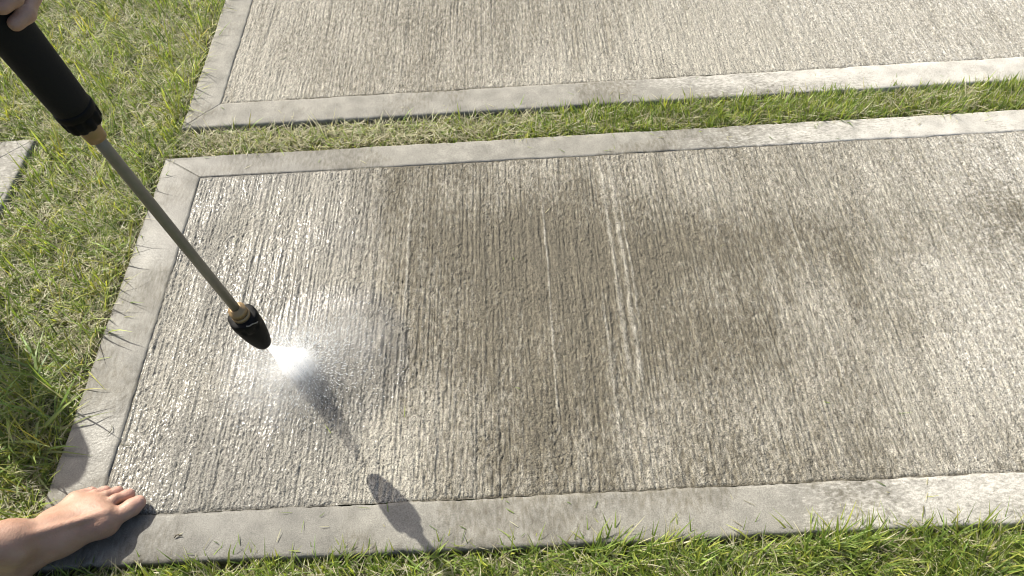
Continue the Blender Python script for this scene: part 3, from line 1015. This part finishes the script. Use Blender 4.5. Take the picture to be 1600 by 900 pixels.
mesh_np('body', V, F, M_skin, person, attrs=dict(rosy=rosy))
Vs, Fs = surface_nets(lambda P: sd(P, [(a, ra + .016, b, rb + .016) for a, ra, b, rb in torso] + [(SHL, .068, SHL + (ELBOW - SHL) * .45, .062), (SHR, .068, SHR + (ELR - SHR) * .5, .062)], .03),
                      (-1.3, -.45, .70), (-.55, .55, 1.5), .012)
mesh_np('shirt', Vs, Fs, M_shirt, person)
Vs, Fs = surface_nets(lambda P: sd(P, [(HIPL, .112, HIPL + (KNEE_W - HIPL) * .7, .098), (HIPR, .112, HIPR + (knee2_w - HIPR) * .7, .098), (HIPL + [0, 0, .06], .115, HIPR + [0, 0, .06], .115)], .03),
                      (-1.35, -.4, .42), (-.75, .45, 1.1), .012)
mesh_np('shorts', Vs, Fs, M_shorts, person)
Vs, Fs = surface_nets(lambda P: np.maximum(sd(P, [(HEAD + [-.012, -.008, .012], .093, HEAD + [-.03, -.02, -.03], .085)], .02), (P - HEAD) @ np.array([.8, .4, -.55]) - .03),
                      HEAD - .16, HEAD + .16, .009)
mesh_np('hair', Vs, Fs, M_hair, person)
# toenails
for (c, l, wd, tilt) in (((.2270, -.0365, .0288), .0065, .0068, .30), ((.2270, -.008, .0198), .0036, .0042, .75), ((.2142, .0112, .0186), .0034, .0038, .75), ((.1982, .0282, .0178), .003, .0034, .7), ((.1792, .0443, .0170), .0026, .003, .6)):
    u = np.linspace(-1, 1, 7); v = np.linspace(-1, 1, 7)
    U, W = np.meshgrid(u, v)
    rr = 1 - .25 * (np.abs(U) ** 3) * (np.abs(W) ** 3)
    lx = U * l * rr; ly = W * wd * rr
    zz = -(ly / wd) ** 2 * wd * .38 - .0004 * (np.abs(U) > .9) - .0010 * (np.maximum(np.abs(U), np.abs(W)) > .95)
    P = np.stack([c[0] + lx * math.cos(tilt) + zz * math.sin(tilt), c[1] + ly, c[2] - lx * math.sin(tilt) + zz * math.cos(tilt)], -1).reshape(-1, 3)
    mesh_np('toenail', to_world(P, HEEL, fdir, fside), grid_faces(7, 7), M_nail, person)

# ---------------------------------------------------------------- unseen caster in washer form, added left of the frame to throw the shadow there
SH_TIP = np.array([-.895, .640])
WH = .60
wb = SH_TIP - SUN_AB * WH
washer = empty('added_shadow_caster', (wb[0], wb[1], 0))
washer['_org'] = [wb[0], wb[1], 0]
tag(washer, 'added shadow caster out of view, in the form of a slim upright washer on the left slab', 'pressure washer')
base = np.array([wb[0], wb[1], .003])
mesh_np('housing', *lathe([(0, .075), (.005, .085), (.05, .085), (.07, .068), (.40, .064), (.52, .062), (.565, .054), (.59, .035), (.60, .012)], base, np.array([0, 0, 1.0]), 36), M_grey, washer)
for sgn in (-1, 1):
    a = base + np.array([-.02 + sgn * .0, .0, .05]) + sgn * np.array([.07, .07, 0])
    mesh_np('wheel', *lathe([(-.015, .02), (-.015, .045), (-.008, .05), (.008, .05), (.015, .045), (.015, .02)], a, np.array([1.0, 1.0, 0]), 28), M_nozzle, washer)
mesh_np('hose', *tube(spline([base + [-.06, -.03, .2], base + [-.2, -.1, .03], base + [-.15, -.4, .02], base + [.0, -.75, .0], [-1.42, .15, .1], [-1.2, .35, .6], at_(.90) + np.array([-.17, -.05, -.04])], 60), .007, 10), M_nozzle, washer)

for o in list(bpy.data.objects):
    if '_org' in o: del o['_org']
